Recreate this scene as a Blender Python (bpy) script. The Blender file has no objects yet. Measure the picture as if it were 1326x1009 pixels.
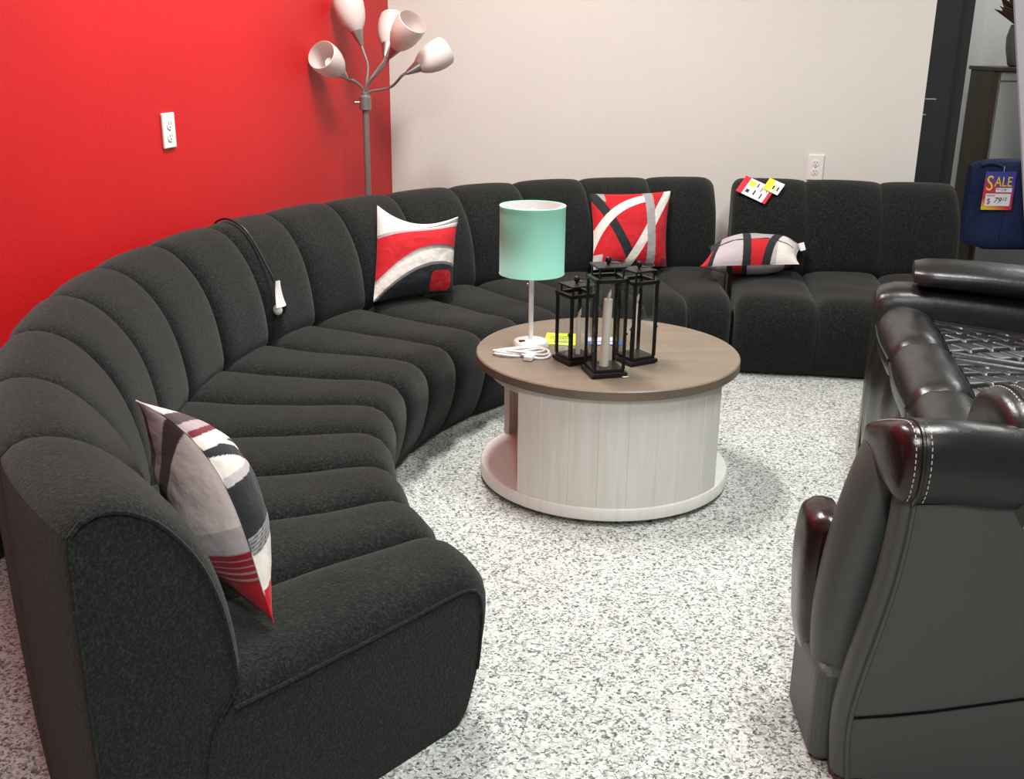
import bpy, bmesh, math, random
from mathutils import Vector, Matrix, noise

random.seed(4)
S = 0.87                      # everything below is laid out in survey units; one unit is 0.87 m
scene = bpy.context.scene
COL = scene.collection
ORG = {}                      # world origin of every object
pi = math.pi
def V(*a): return Vector(a)

# ------------------------------------------------------------------ materials
def new_mat(name):
    m = bpy.data.materials.new(name); m.use_nodes = True
    nt = m.node_tree; b = nt.nodes['Principled BSDF']
    return m, nt, b
def plain(name, col, rough=0.5, metal=0.0, spec=0.5, coat=0.0, emit=None):
    m, nt, b = new_mat(name)
    b.inputs['Base Color'].default_value = (*col, 1); b.inputs['Roughness'].default_value = rough
    b.inputs['Metallic'].default_value = metal; b.inputs['Specular IOR Level'].default_value = spec
    b.inputs['Coat Weight'].default_value = coat
    return m
def coords(nt, scale):
    t = nt.nodes.new('ShaderNodeTexCoord'); mp = nt.nodes.new('ShaderNodeMapping')
    mp.inputs['Scale'].default_value = scale if hasattr(scale, '__len__') else (scale,)*3
    nt.links.new(t.outputs['Object'], mp.inputs['Vector']); return mp.outputs['Vector']
def noise_node(nt, vec, scale, detail=3, rough=0.6):
    n = nt.nodes.new('ShaderNodeTexNoise'); n.inputs['Scale'].default_value = scale
    n.inputs['Detail'].default_value = detail; n.inputs['Roughness'].default_value = rough
    nt.links.new(vec, n.inputs['Vector']); return n
def ramp(nt, fac, stops):
    r = nt.nodes.new('ShaderNodeValToRGB'); e = r.color_ramp.elements
    while len(e) < len(stops): e.new(0.5)
    for k, (p, c) in enumerate(stops): e[k].position = p; e[k].color = (*c, 1)
    nt.links.new(fac, r.inputs['Fac']); return r.outputs['Color']
def bump(nt, b, h, strength, dist):
    n = nt.nodes.new('ShaderNodeBump'); n.inputs['Strength'].default_value = strength; n.inputs['Distance'].default_value = dist
    nt.links.new(h, n.inputs['Height']); nt.links.new(n.outputs['Normal'], b.inputs['Normal'])

def fabric_mat():
    m, nt, b = new_mat('black_boucle'); v = coords(nt, 1)
    n1 = noise_node(nt, v, 170, 4, 0.75); n2 = noise_node(nt, v, 5, 3)
    c = ramp(nt, n1.outputs['Fac'], [(0.36, (0.0030, 0.0042, 0.0038)), (0.52, (0.0098, 0.0122, 0.0111)), (0.74, (0.038, 0.0415, 0.0378))])
    mx = nt.nodes.new('ShaderNodeMix'); mx.data_type = 'RGBA'; mx.blend_type = 'MULTIPLY'; mx.inputs['Factor'].default_value = 0.5
    c2 = ramp(nt, n2.outputs['Fac'], [(0.3, (0.72, 0.72, 0.72)), (0.7, (1.15, 1.12, 1.1))])
    nt.links.new(c, mx.inputs['A']); nt.links.new(c2, mx.inputs['B']); nt.links.new(mx.outputs['Result'], b.inputs['Base Color'])
    b.inputs['Roughness'].default_value = 1.0; b.inputs['Specular IOR Level'].default_value = 0.12
    b.inputs['Sheen Weight'].default_value = 0.11; b.inputs['Sheen Roughness'].default_value = 0.5
    b.inputs['Sheen Tint'].default_value = (0.97, 0.98, 0.94, 1)
    bump(nt, b, n1.outputs['Fac'], 0.8, 0.003); return m
def leather_mat(name, col, rough, wr=0.35):
    m, nt, b = new_mat(name); v = coords(nt, 1)
    vo = nt.nodes.new('ShaderNodeTexVoronoi'); vo.inputs['Scale'].default_value = 420; nt.links.new(v, vo.inputs['Vector'])
    n = noise_node(nt, v, 9, 4)
    ad = nt.nodes.new('ShaderNodeMath'); ad.operation = 'MULTIPLY_ADD'; ad.inputs[1].default_value = 0.05
    nt.links.new(vo.outputs['Distance'], ad.inputs[0]); nt.links.new(n.outputs['Fac'], ad.inputs[2])
    b.inputs['Base Color'].default_value = (*col, 1); b.inputs['Roughness'].default_value = rough
    b.inputs['Specular IOR Level'].default_value = 0.5
    bump(nt, b, ad.outputs[0], wr, 0.008); return m
def wall_mat(name, col, col2, rough, bs=0.12):
    m, nt, b = new_mat(name); v = coords(nt, 1)
    n1 = noise_node(nt, v, 2.2, 3); n2 = noise_node(nt, v, 90, 3)
    c = ramp(nt, n1.outputs['Fac'], [(0.3, col2), (0.65, col)])
    nt.links.new(c, b.inputs['Base Color']); b.inputs['Roughness'].default_value = rough
    b.inputs['Specular IOR Level'].default_value = 0.35
    bump(nt, b, n2.outputs['Fac'], bs, 0.01); return m
def floor_mat():
    m, nt, b = new_mat('flecked_floor'); v = coords(nt, 1)
    vo = nt.nodes.new('ShaderNodeTexVoronoi'); vo.inputs['Scale'].default_value = 190
    n0 = noise_node(nt, v, 60, 2); 
    ad = nt.nodes.new('ShaderNodeVectorMath'); ad.operation = 'MULTIPLY_ADD'; ad.inputs[1].default_value = (0.02, 0.02, 0.02)
    nt.links.new(n0.outputs['Color'], ad.inputs[0]); nt.links.new(v, ad.inputs[2]); nt.links.new(ad.outputs[0], vo.inputs['Vector'])
    sp = nt.nodes.new('ShaderNodeSeparateColor'); nt.links.new(vo.outputs['Color'], sp.inputs['Color'])
    c = ramp(nt, sp.outputs['Red'], [(0.0, (0.06, 0.068, 0.064)), (0.15, (0.16, 0.175, 0.165)), (0.32, (0.36, 0.385, 0.36)), (0.55, (0.49, 0.515, 0.48)), (1.0, (0.67, 0.695, 0.65))])
    n1 = noise_node(nt, v, 1.3, 2); c2 = ramp(nt, n1.outputs['Fac'], [(0.3, (0.9, 0.9, 0.9)), (0.7, (1, 1, 1))])
    mx = nt.nodes.new('ShaderNodeMix'); mx.data_type = 'RGBA'; mx.blend_type = 'MULTIPLY'; mx.inputs['Factor'].default_value = 1
    nt.links.new(c, mx.inputs['A']); nt.links.new(c2, mx.inputs['B']); nt.links.new(mx.outputs['Result'], b.inputs['Base Color'])
    b.inputs['Roughness'].default_value = 0.6; b.inputs['Specular IOR Level'].default_value = 0.3
    bump(nt, b, sp.outputs['Green'], 0.15, 0.004); return m
def wood_mat(name, c1, c2, sc, rough=0.45, bs=0.05):
    m, nt, b = new_mat(name); v = coords(nt, sc)
    n1 = noise_node(nt, v, 3.0, 6, 0.65)
    c = ramp(nt, n1.outputs['Fac'], [(0.3, c1), (0.7, c2)])
    nt.links.new(c, b.inputs['Base Color']); b.inputs['Roughness'].default_value = rough
    bump(nt, b, n1.outputs['Fac'], bs, 0.01); return m
def print_mat():
    m, nt, b = new_mat('printed_cushion_cloth')
    a = nt.nodes.new('ShaderNodeAttribute'); a.attribute_name = 'Col'
    nt.links.new(a.outputs['Color'], b.inputs['Base Color']); b.inputs['Roughness'].default_value = 0.75
    b.inputs['Sheen Weight'].default_value = 0.1; b.inputs['Specular IOR Level'].default_value = 0.25
    n = noise_node(nt, coords(nt, 1), 14, 3); bump(nt, b, n.outputs['Fac'], 0.25, 0.03); return m
def glass_mat():
    m = bpy.data.materials.new('lantern_glass'); m.use_nodes = True; nt = m.node_tree; nt.nodes.clear()
    o = nt.nodes.new('ShaderNodeOutputMaterial'); mx = nt.nodes.new('ShaderNodeMixShader')
    t = nt.nodes.new('ShaderNodeBsdfTransparent'); g = nt.nodes.new('ShaderNodeBsdfGlossy'); f = nt.nodes.new('ShaderNodeLayerWeight')
    t.inputs['Color'].default_value = (0.97, 0.98, 0.975, 1); g.inputs['Roughness'].default_value = 0.03; f.inputs['Blend'].default_value = 0.5; pw = nt.nodes.new('ShaderNodeMath'); pw.operation = 'POWER'; pw.inputs[1].default_value = 3.0
    nt.links.new(f.outputs['Facing'], pw.inputs[0]); ml = nt.nodes.new('ShaderNodeMath'); ml.operation = 'MULTIPLY_ADD'; ml.inputs[1].default_value = 0.5; ml.inputs[2].default_value = 0.03; nt.links.new(pw.outputs[0], ml.inputs[0])
    nt.links.new(ml.outputs[0], mx.inputs[0]); nt.links.new(t.outputs[0], mx.inputs[1]); nt.links.new(g.outputs[0], mx.inputs[2])
    nt.links.new(mx.outputs[0], o.inputs['Surface']); return m
def frosted(name, col, trans=0.3):
    m, nt, b = new_mat(name); b.inputs['Base Color'].default_value = (*col, 1); b.inputs['Roughness'].default_value = 0.35
    o = nt.nodes['Material Output']; mx = nt.nodes.new('ShaderNodeMixShader'); t = nt.nodes.new('ShaderNodeBsdfTranslucent')
    t.inputs['Color'].default_value = (*col, 1); mx.inputs[0].default_value = trans
    nt.links.new(b.outputs[0], mx.inputs[1]); nt.links.new(t.outputs[0], mx.inputs[2]); nt.links.new(mx.outputs[0], o.inputs['Surface']); return m

M = dict(
    fabric=fabric_mat(), seam=plain('dark_thread', (0.004, 0.0045, 0.0045), 1.0, spec=0.1),
    leather=leather_mat('black_leather', (0.012, 0.0115, 0.011), 0.30), leather_matte=leather_mat('matte_black_leather', (0.055, 0.063, 0.058), 0.50, 0.2),
    maroon=leather_mat('oxblood_black_leather', (0.016, 0.0055, 0.006), 0.24), thread=plain('white_thread', (0.55, 0.5, 0.48), 0.6),
    red=wall_mat('red_paint', (0.53, 0.0075, 0.0095), (0.49, 0.007, 0.009), 0.5), white=wall_mat('off_white_paint', (0.66, 0.655, 0.60), (0.64, 0.635, 0.585), 0.6),
    black_paint=wall_mat('black_paint', (0.013, 0.015, 0.016), (0.009, 0.011, 0.0115), 0.5), far=wall_mat('pale_far_paint', (0.55, 0.56, 0.52), (0.52, 0.53, 0.5), 0.7),
    floor=floor_mat(), ceil=plain('ceiling_white', (0.7, 0.7, 0.68), 0.9),
    taupe=wood_mat('taupe_wood', (0.135, 0.105, 0.072), (0.185, 0.150, 0.108), (1, 9, 9), 0.42), whitewood=wood_mat('whitewashed_wood', (0.68, 0.665, 0.61), (0.78, 0.765, 0.715), (14, 14, 1.0), 0.55),
    brown=wood_mat('brown_wood', (0.055, 0.034, 0.018), (0.10, 0.062, 0.034), (6, 6, 1), 0.45), cab=plain('cabinet_grey', (0.50, 0.50, 0.47), 0.5),
    mint=frosted('mint_cloth', (0.46, 0.95, 0.79), 0.25), whitep=plain('white_plastic', (0.80, 0.80, 0.78), 0.35), chrome=plain('brushed_nickel', (0.42, 0.40, 0.38), 0.35, metal=0.9),
    greymetal=plain('grey_lamp_metal', (0.23, 0.205, 0.19), 0.4, metal=0.5), shade=frosted('frosted_shade', (0.80, 0.72, 0.68), 0.3),
    black=plain('black_iron', (0.006, 0.006, 0.006), 0.42, spec=0.4), glass=glass_mat(), wax=plain('ivory_wax', (0.80, 0.76, 0.68), 0.55), bulb=plain('bulb_white', (0.85, 0.8, 0.75), 0.3),
    printed=print_mat(), plate=plain('outlet_plastic', (0.74, 0.73, 0.69), 0.4), slot=plain('slot_dark', (0.03, 0.03, 0.03), 0.6),
    navy=None, yellow=plain('yellow_print', (0.85, 0.68, 0.02), 0.5), lime=plain('lime_paper', (0.55, 0.72, 0.03), 0.6), paper=plain('white_paper', (0.80, 0.80, 0.80), 0.6),
    bluep=plain('blue_print', (0.05, 0.12, 0.50), 0.6), redp=plain('red_print', (0.55, 0.02, 0.04), 0.5), ink=plain('black_ink', (0.02, 0.02, 0.03), 0.6), purple=plain('magenta_ink', (0.30, 0.02, 0.16), 0.6),
    gold=plain('gold_metal', (0.6, 0.42, 0.15), 0.3, metal=1.0), leaf=plain('dry_leaf', (0.11, 0.065, 0.035), 0.7), vase=plain('grey_ceramic', (0.25, 0.235, 0.20), 0.4),
    blackwire=plain('black_wire', (0.012, 0.012, 0.012), 0.4), scuff=plain('pale_scuff', (0.25, 0.26, 0.26), 0.8), lilac=plain('pale_board', (0.46, 0.44, 0.47), 0.6),
)
def velvet():
    m, nt, b = new_mat('navy_velvet'); b.inputs['Base Color'].default_value = (0.0010, 0.011, 0.060, 1); b.inputs['Roughness'].default_value = 0.75
    b.inputs['Sheen Weight'].default_value = 0.12; b.inputs['Sheen Tint'].default_value = (0.1, 0.3, 0.9, 1); b.inputs['Sheen Roughness'].default_value = 0.35
    n = noise_node(nt, coords(nt, 1), 6, 3); bump(nt, b, n.outputs['Fac'], 0.3, 0.05); return m
M['navy'] = velvet()

def sale_border():
    m, nt, b = new_mat('sale_card_print'); t = nt.nodes.new('ShaderNodeTexCoord'); s = nt.nodes.new('ShaderNodeSeparateXYZ')
    nt.links.new(t.outputs['Generated'], s.inputs[0])
    ad = nt.nodes.new('ShaderNodeMath'); ad.operation = 'MULTIPLY_ADD'; ad.inputs[1].default_value = 0.30
    nt.links.new(s.outputs['X'], ad.inputs[0]); nt.links.new(s.outputs['Z'], ad.inputs[2])
    c = ramp(nt, ad.outputs[0], [(0.06, (0.80, 0.55, 0.02)), (0.30, (0.65, 0.03, 0.06)), (0.62, (0.50, 0.03, 0.10)), (0.95, (0.06, 0.06, 0.35))])
    nt.links.new(c, b.inputs['Base Color']); b.inputs['Roughness'].default_value = 0.4; return m
M['sale'] = sale_border()

# ------------------------------------------------------------------ object helpers
def mk(name, verts, faces, mat, parent=None, smooth=True, flat_faces=None, cols=None, kind=None):
    """link ONE mesh object; verts are in survey coordinates"""
    if parent is not None: o0 = ORG[parent]
    else:
        xs = [v[0] for v in verts]; ys = [v[1] for v in verts]; zs = [v[2] for v in verts]
        o0 = V((min(xs)+max(xs))/2, (min(ys)+max(ys))/2, min(zs))
    me = bpy.data.meshes.new(name)
    me.from_pydata([(v[0]-o0.x, v[1]-o0.y, v[2]-o0.z) for v in verts], [], faces)
    bm = bmesh.new(); bm.from_mesh(me); bmesh.ops.recalc_face_normals(bm, faces=bm.faces); bm.to_mesh(me); bm.free()
    if smooth: me.set_sharp_from_angle(angle=math.radians(40))
    mats = mat if isinstance(mat, list) else [mat]
    for m in mats: me.materials.append(m)
    for p in me.polygons: p.use_smooth = smooth
    if flat_faces:
        for i in flat_faces: me.polygons[i].use_smooth = False
    if cols:
        ca = me.color_attributes.new('Col', 'FLOAT_COLOR', 'POINT')
        for i, c in enumerate(cols): ca.data[i].color = (*c, 1)
    o = bpy.data.objects.new(name, me); COL.objects.link(o)
    if parent is not None: o.parent = parent
    else: o.location = o0
    ORG[o] = o0
    if kind: o['kind'] = kind
    return o
def thing(name, label, cat, loc, group=None):
    o = bpy.data.objects.new(name, None); COL.objects.link(o); o.location = loc; ORG[o] = V(*loc)
    o.empty_display_size = 0.1
    return tag(o, label, cat, group)
def tag(o, label, cat, group=None):
    o['label'] = label; o['category'] = cat
    if group: o['group'] = group
    return o

class MB:
    """collects shapes that make up one part"""
    def __init__(s): s.v = []; s.f = []; s.mi = []; s.flat = []
    def add(s, verts, faces, mi=0, flat=False):
        n = len(s.v); s.v += [tuple(v) for v in verts]
        for f in faces:
            if flat: s.flat.append(len(s.f))
            s.f.append(tuple(i+n for i in f)); s.mi.append(mi)
        return s
    def loft(s, rings, caps=True, closed=True, mi=0, wrap=False):
        n = len(rings[0]); v = [p for r in rings for p in r]; f = []
        R = len(rings)
        for i in range(R if wrap else R-1):
            for j in range(n if closed else n-1):
                a = i*n+j; b = i*n+(j+1) % n; i2 = (i+1) % R
                f.append((a, b, i2*n+(j+1) % n, i2*n+j))
        s.add(v, f, mi)
        if caps and not wrap:
            for r in (rings[0], rings[-1]): s.add(r, [tuple(range(n))], mi, True)
        return s
    def tube(s, pts, rad, n=10, caps=True, mi=0, wrap=False):
        pts = [Vector(p) for p in pts]; N = len(pts); rings = []; up = None
        for i, p in enumerate(pts):
            if wrap: t = pts[(i+1) % N]-pts[i-1]
            else: t = pts[min(i+1, N-1)]-pts[max(i-1, 0)]
            t = t.normalized()
            if up is None:
                up = t.orthogonal().normalized()
            up = (up-t*up.dot(t)); up = up.normalized() if up.length > 1e-6 else t.orthogonal().normalized()
            b = t.cross(up); r = rad[i] if hasattr(rad, '__len__') else rad
            rings.append([p+up*(r*math.cos(2*pi*k/n))+b*(r*math.sin(2*pi*k/n)) for k in range(n)])
        return s.loft(rings, caps, True, mi, wrap)
    def lathe(s, prof, c, n=32, axis=None, mi=0, caps=True):
        """prof: (radius, height) along axis from c"""
        ax = Vector(axis).normalized() if axis is not None else V(0, 0, 1)
        u = ax.orthogonal().normalized() if axis is not None else V(1, 0, 0); w = ax.cross(u); c = Vector(c)
        rings = [[c+ax*h+u*(r*math.cos(2*pi*k/n))+w*(r*math.sin(2*pi*k/n)) for k in range(n)] for r, h in prof]
        return s.loft(rings, caps, True, mi)
    def box(s, c, size, M3=None, bev=0.0, mi=0, seg=2):
        bm = bmesh.new(); bmesh.ops.create_cube(bm, size=1.0)
        for v in bm.verts: v.co = Vector((v.co.x*size[0], v.co.y*size[1], v.co.z*size[2]))
        if bev: bmesh.ops.bevel(bm, geom=list(bm.edges), offset=bev, segments=seg, profile=0.5, affect='EDGES')
        R = M3 if M3 is not None else Matrix.Identity(3); c = Vector(c)
        bm.verts.ensure_lookup_table()
        s.add([c+R @ v.co for v in bm.verts], [[v.index for v in f.verts] for f in bm.faces], mi, True); bm.free(); return s
    def ball(s, c, r, n=12, sc=(1, 1, 1), mi=0):
        c = Vector(c); rings = []
        for i in range(1, n):
            a = pi*i/n; rings.append([c+V(r*sc[0]*math.sin(a)*math.cos(2*pi*k/n), r*sc[1]*math.sin(a)*math.sin(2*pi*k/n), r*sc[2]*math.cos(a)) for k in range(n)])
        return s.loft(rings, True, True, mi)
    def build(s, name, mat, parent=None, kind=None):
        o = mk(name, s.v, s.f, mat, parent, True, s.flat, kind=kind)
        if max(s.mi) > 0:
            for p, i in zip(o.data.polygons, s.mi): p.material_index = i
        return o
def rotz(a): return Matrix.Rotation(a, 3, 'Z')
def basis(x, y, z): return Matrix((Vector(x), Vector(y), Vector(z))).transposed()
def catmull(pts, n):
    pts = [Vector(p) for p in pts]; out = []
    for i in range(len(pts)-1):
        p0 = pts[max(i-1, 0)]; p1 = pts[i]; p2 = pts[i+1]; p3 = pts[min(i+2, len(pts)-1)]
        for k in range(n):
            t = k/n; out.append(0.5*((2*p1)+(-p0+p2)*t+(2*p0-5*p1+4*p2-p3)*t*t+(-p0+3*p1-3*p2+p3)*t**3))
    out.append(pts[-1]); return out
def text_mesh(mb, body, size, origin, xdir, zdir, mi=0, sx=1.0, depth=0.0008, shear=0.0):
    """lettering as thin solid letters: origin = baseline left"""
    cu = bpy.data.curves.new('lettering', 'FONT'); cu.body = body; cu.size = size; cu.extrude = depth; cu.shear = shear; cu.resolution_u = 3
    ob = bpy.data.objects.new('lettering', cu); COL.objects.link(ob)
    dg = bpy.context.evaluated_depsgraph_get(); dg.update()
    me = bpy.data.meshes.new_from_object(ob.evaluated_get(dg))
    x = Vector(xdir).normalized(); z = Vector(zdir).normalized(); y = x.cross(z)   # letters face -y
    mb.add([Vector(origin)+x*(v.co.x*sx)+z*v.co.y-y*v.co.z for v in me.vertices], [list(p.vertices) for p in me.polygons], mi, True)
    bpy.data.objects.remove(ob); bpy.data.curves.remove(cu); bpy.data.meshes.remove(me)

# ------------------------------------------------------------------ camera
Hc, f_px, pitch, roll = 1.526, 1380.4, math.radians(18.367), math.radians(0.661)
Fw = V(0, math.cos(pitch), -math.sin(pitch)); Rt = V(1, 0, 0); Up = V(0, math.sin(pitch), math.cos(pitch))
R2 = Rt*math.cos(roll)+Up*math.sin(roll); U2 = Up*math.cos(roll)-Rt*math.sin(roll)
cd = bpy.data.cameras.new('camera'); cam = bpy.data.objects.new('camera', cd); COL.objects.link(cam)
cd.sensor_fit = 'HORIZONTAL'; cd.sensor_width = 36.0; cd.lens = f_px*36/1326; cd.clip_start = 0.02
cam.matrix_world = Matrix.Translation((0, 0, Hc)) @ basis(R2, U2, -Fw).to_4x4()
scene.camera = cam

# ------------------------------------------------------------------ room shell
CNR = V(-0.715, 6.30, 0)                                  # red wall meets white wall
RD = V(-math.sin(math.radians(14)), -math.cos(math.radians(14)), 0)      # along the red wall, towards the camera
WD = V(math.cos(math.radians(10)), -math.sin(math.radians(10)), 0)       # along the white wall, to the right
HT = 3.25
def slab(name, p, d, length, z0, z1, thick_dir, t, mat, kind='structure'):
    a = Vector(p); b = a+d*length; n = thick_dir*t
    v = [a, b, b+n, a+n]; vs = [(q.x, q.y, z0) for q in v]+[(q.x, q.y, z1) for q in v]
    return mk(name, vs, [(0, 1, 2, 3), (4, 5, 6, 7), (0, 1, 5, 4), (1, 2, 6, 5), (2, 3, 7, 6), (3, 0, 4, 7)], mat, None, False, kind=kind)
NR = V(RD.y, -RD.x, 0)      # away from the room
NR = NR if NR.x < 0 else -NR
NW = V(-WD.y, WD.x, 0)      # away from the room (+y)
slab('wall_left', CNR, RD, 8.2, 0, HT, NR, 0.12, M['red'])
slab('baseboard_left', CNR+RD*0.03, RD, 8.1, 0, 0.115, -NR, 0.016, M['black_paint'])
LW = 2.906
slab('wall_back', CNR-WD*0.12, WD, LW+0.12, 0, HT, NW, 0.12, M['white'])
slab('trim_1', CNR+WD*LW, WD, 0.125, 0, HT, NW, 0.14, M['black_paint'])
slab('trim_2', CNR+WD*(LW+0.125)+NW*0.03, WD, 0.068, 0, HT, NW, 0.11, M['black_paint'])
slab('wall_far', V(1.2, 7.55, 0), V(1, 0, 0), 4.5, 0, HT, V(0, 1, 0), 0.1, M['far'])
slab('trim_3', V(3.02, 7.52, 0), V(1, 0, 0), 0.10, 0, HT, V(0, 1, 0), 0.03, M['far'])
fl = mk('floor', [(-3.2, -2.5, -0.05), (5.7, -2.5, -0.05), (5.7, 7.65, -0.05), (-3.2, 7.65, -0.05), (-3.2, -2.5, 0), (5.7, -2.5, 0), (5.7, 7.65, 0), (-3.2, 7.65, 0)],
        [(0, 1, 2, 3), (4, 5, 6, 7), (0, 1, 5, 4), (1, 2, 6, 5), (2, 3, 7, 6), (3, 0, 4, 7)], M['floor'], None, False, kind='structure')
mk('ceiling', [(-3.2, -2.5, HT), (5.7, -2.5, HT), (5.7, 7.65, HT), (-3.2, 7.65, HT), (-3.2, -2.5, HT+.08), (5.7, -2.5, HT+.08), (5.7, 7.65, HT+.08), (-3.2, 7.65, HT+.08)],
   [(0, 1, 2, 3), (4, 5, 6, 7), (0, 1, 5, 4), (1, 2, 6, 5), (2, 3, 7, 6), (3, 0, 4, 7)], M['ceil'], None, False, kind='structure')
# paint chips on the black end of the wall
sc = MB()
pc = CNR+WD*(LW+0.03)-NW*0.0015
sc.box(pc+V(0, 0, 1.235), (0.055, 0.002, 0.006), basis(WD, NW, (0, 0, 1)))
sc.box(pc+WD*-0.022+V(0, 0, 1.155), (0.014, 0.002, 0.006), basis(WD, NW, (0, 0, 1)))
sc.build('scuff', M['scuff'], [o for o in COL.objects if o.name == 'trim_1'][0])

def outlet(name, c, xd, nd, w, h, label, tilt=0.0):
    """duplex receptacle plate; nd points into the room"""
    z = V(0, 0, 1); x = Vector(xd).normalized(); n = Vector(nd).normalized(); B = basis(x, n, z)
    t = thing(name, label, 'outlet', c)
    p = MB(); p.box(Vector(c)+n*0.005, (w, 0.010, h), B, 0.004); p.build('cover_plate', M['plate'], t)
    for s in (-1, 1):
        r = MB(); r.lathe([(0.0185, 0), (0.0185, 0.002), (0.0175, 0.003)], Vector(c)+n*0.010+z*(s*h*0.17), 20, n)
        ro = r.build('receptacle', M['plate'], t)
        q = MB()
        for dx, hh in ((-0.007, 0.010), (0.007, 0.008)): q.box(Vector(c)+n*0.0132+z*(s*h*0.17+0.004)+x*dx, (0.0025, 0.001, hh), B)
        q.lathe([(0.003, 0), (0.003, 0.001)], Vector(c)+n*0.0128+z*(s*h*0.17-0.009), 10, n)
        q.build('slot', M['slot'], ro)
    k = MB(); k.lathe([(0.0035, 0), (0.003, 0.0015)], Vector(c)+n*0.010, 10, n); k.build('screw', M['chrome'], t)
    return t
outlet('power_outlet', CNR+RD*2.343+V(0, 0, 1.18), -RD, -NR, 0.083, 0.127, 'white outlet plate on the red wall')
ratio = (1055.5-663)/1380.4*0.985
s_ = 2.385
outlet('power_outlet', CNR+WD*s_+V(0, 0, 0.865), WD, -NW, 0.085, 0.136, 'grey white duplex outlet on the white wall above the straight sofa section')

# ------------------------------------------------------------------ the curved sofa
AC = V(1.21, 3.23, 0)
SEAT = [(0.03, 0.002, 0), (-0.005, 0.012, .1), (-.030, .05, .4), (-.055, .12, .8), (-.068, .20, 1), (-.073, .26, 1), (-.068, .305, 1), (-.052, .333, 1), (-.02, .347, 1), (.05, .349, 1), (.15, .348, 1), (.30, .349, 1), (.44, .350, 1), (.54, .352, 1),
        (.592, .352, .8), (.63, .325, .3), (.648, .25, 0), (.652, .15, 0), (.652, .002, 0)]
BACK = [(.658, .002, 0), (.656, .15, 0), (.652, .25, 0), (.634, .328, .2), (.602, .368, .5), (.580, .402, .8), (.582, .464, 1), (.598, .565, 1), (.626, .651, 1), (.662, .715, 1), (.705, .768, .9), (.748, .800, .7), (.792, .815, .45), (.826, .811, .35), (.846, .795, .3), (.853, .76, .3), (.853, .5, .25), (.848, .2, .2), (.842, .002, 0)]
def resample(prof, n):
    pts = catmull([(u, z, w) for u, z, w in prof], 6)
    L = [0]
    for a, b in zip(pts, pts[1:]): L.append(L[-1]+math.hypot(b.x-a.x, b.y-a.y))
    out = []; j = 0
    for k in range(n):
        t = L[-1]*k/(n-1)
        while j < len(L)-2 and L[j+1] < t: j += 1
        u = (t-L[j])/max(L[j+1]-L[j], 1e-9); out.append(pts[j].lerp(pts[j+1], min(u, 1)))
    return out
def with_normals(prof, sign):
    out = []
    for i, p in enumerate(prof):
        a = prof[max(i-1, 0)]; b = prof[min(i+1, len(prof)-1)]; t = V(b.x-a.x, b.y-a.y); t = t.normalized()
        out.append((p.x, p.y, p.z, -t.y*sign, t.x*sign))
    return out
SP = with_normals(resample(SEAT, 60), 1); BP = with_normals(resample(BACK, 64), 1)
def sweep(prof, station, nch, m, amp, seed, rnd=(False, False)):
    """quilted shell: every channel swells between its seams"""
    rings = []; N = nch*m
    for i in range(N+1):
        s = (i % m)/m; s = s-0.85*math.sin(2*pi*s)/(2*pi)      # samples crowd towards the seams
        t = (i//m+s)/nch
        puff = 1-(0.55*abs(2*s-1)**3.0+0.45*abs(2*s-1)**14)
        P, d, tg = station(t); ring = []
        wd = (station(1.0)[0]-station(0.0)[0]).length*1.15; drop = 0
        for e_, fl_ in enumerate(rnd):
            if fl_:
                xx = min(1, (t if e_ == 0 else 1-t)*wd/.05); drop = max(drop, .038*(1-math.sqrt(1-(1-xx)**2)))
        for (u, z, w, nu, nz) in prof:
            k = amp(u, z, w)*puff
            q = noise.noise(V(P.x*3+u*5+seed, P.y*3+u*2, z*4))*0.009*w*puff
            uu = u+nu*(k+q); zz = max(z+nz*(k+q)-drop*max(0, min(1, (z-.66)/.12)), 0.002)
            ring.append((P.x+d.x*uu, P.y+d.y*uu, zz))
        rings.append(ring)
    return rings
def sofa_section(station, label, ends=(False, False), seed=0, rnd=(False, False)):
    P, d, tg = station(0.5); base = P+d*0.42
    t = thing('sofa_section', label, 'sofa', (base.x, base.y, 0), 'black channel-tufted sofa sections')
    def amps(u, z, w):
        return w*(0.030+0.020*max(0, min(1, (z-.08)/.26)))
    def ampb(u, z, w): return w*0.036
    for nm, prof, am in (('seat', SP, amps), ('backrest', BP, ampb)):
        rings = sweep(prof, station, 3, 24, am, seed, rnd if nm == 'backrest' else (False, False))
        mb = MB(); mb.loft(rings, True, True)
        ob = mb.build(nm, M['fabric'], t)
        for e, flag in enumerate(ends):
            if not flag: continue
            Pq, dq, tq = station(float(e)); sg = -1 if e == 0 else 1
            path = []
            for (u, z, w, nu, nz) in prof[7:-2]:
                if nm == 'seat' and u > .60: continue
                if nm == 'backrest' and u > .84 and z < .6: pass
                path.append(Pq+dq*u+tq*(sg*0.001)+V(0, 0, z))
            wl = MB(); wl.tube(path, 0.0042, 6); wl.build('welt_seam', M['fabric'], ob)
    return t
def arc_station(a0, a1, r0, r1, d0, d1):
    def st(t):
        t = 0.004+t*0.992
        a = math.radians(a0+(a1-a0)*t); r = r0+(r1-r0)*t; dd = math.radians(d0+(d1-d0)*t)
        P = AC+V(math.cos(a), math.sin(a), 0)*r; d = V(math.cos(dd), math.sin(dd), 0)
        return P, d, V(-d.y, d.x, 0)
    return st
def line_station(A, B, d):
    def st(t):
        return A+(B-A)*t, d, (B-A).normalized()
    return st
sofa_section(arc_station(96.2, 119.1, 1.70, 1.70, 87.6, 119.1), 'curved black boucle sofa section behind the red striped cushion, beside the straight end section', (False, False), 1, (True, False))
sofa_section(arc_station(119.1, 144.6, 1.70, 1.70, 119.1, 144.6), 'curved black sofa section left behind the mint lamp, holding the swooping print cushion', (False, False), 2)
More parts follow.
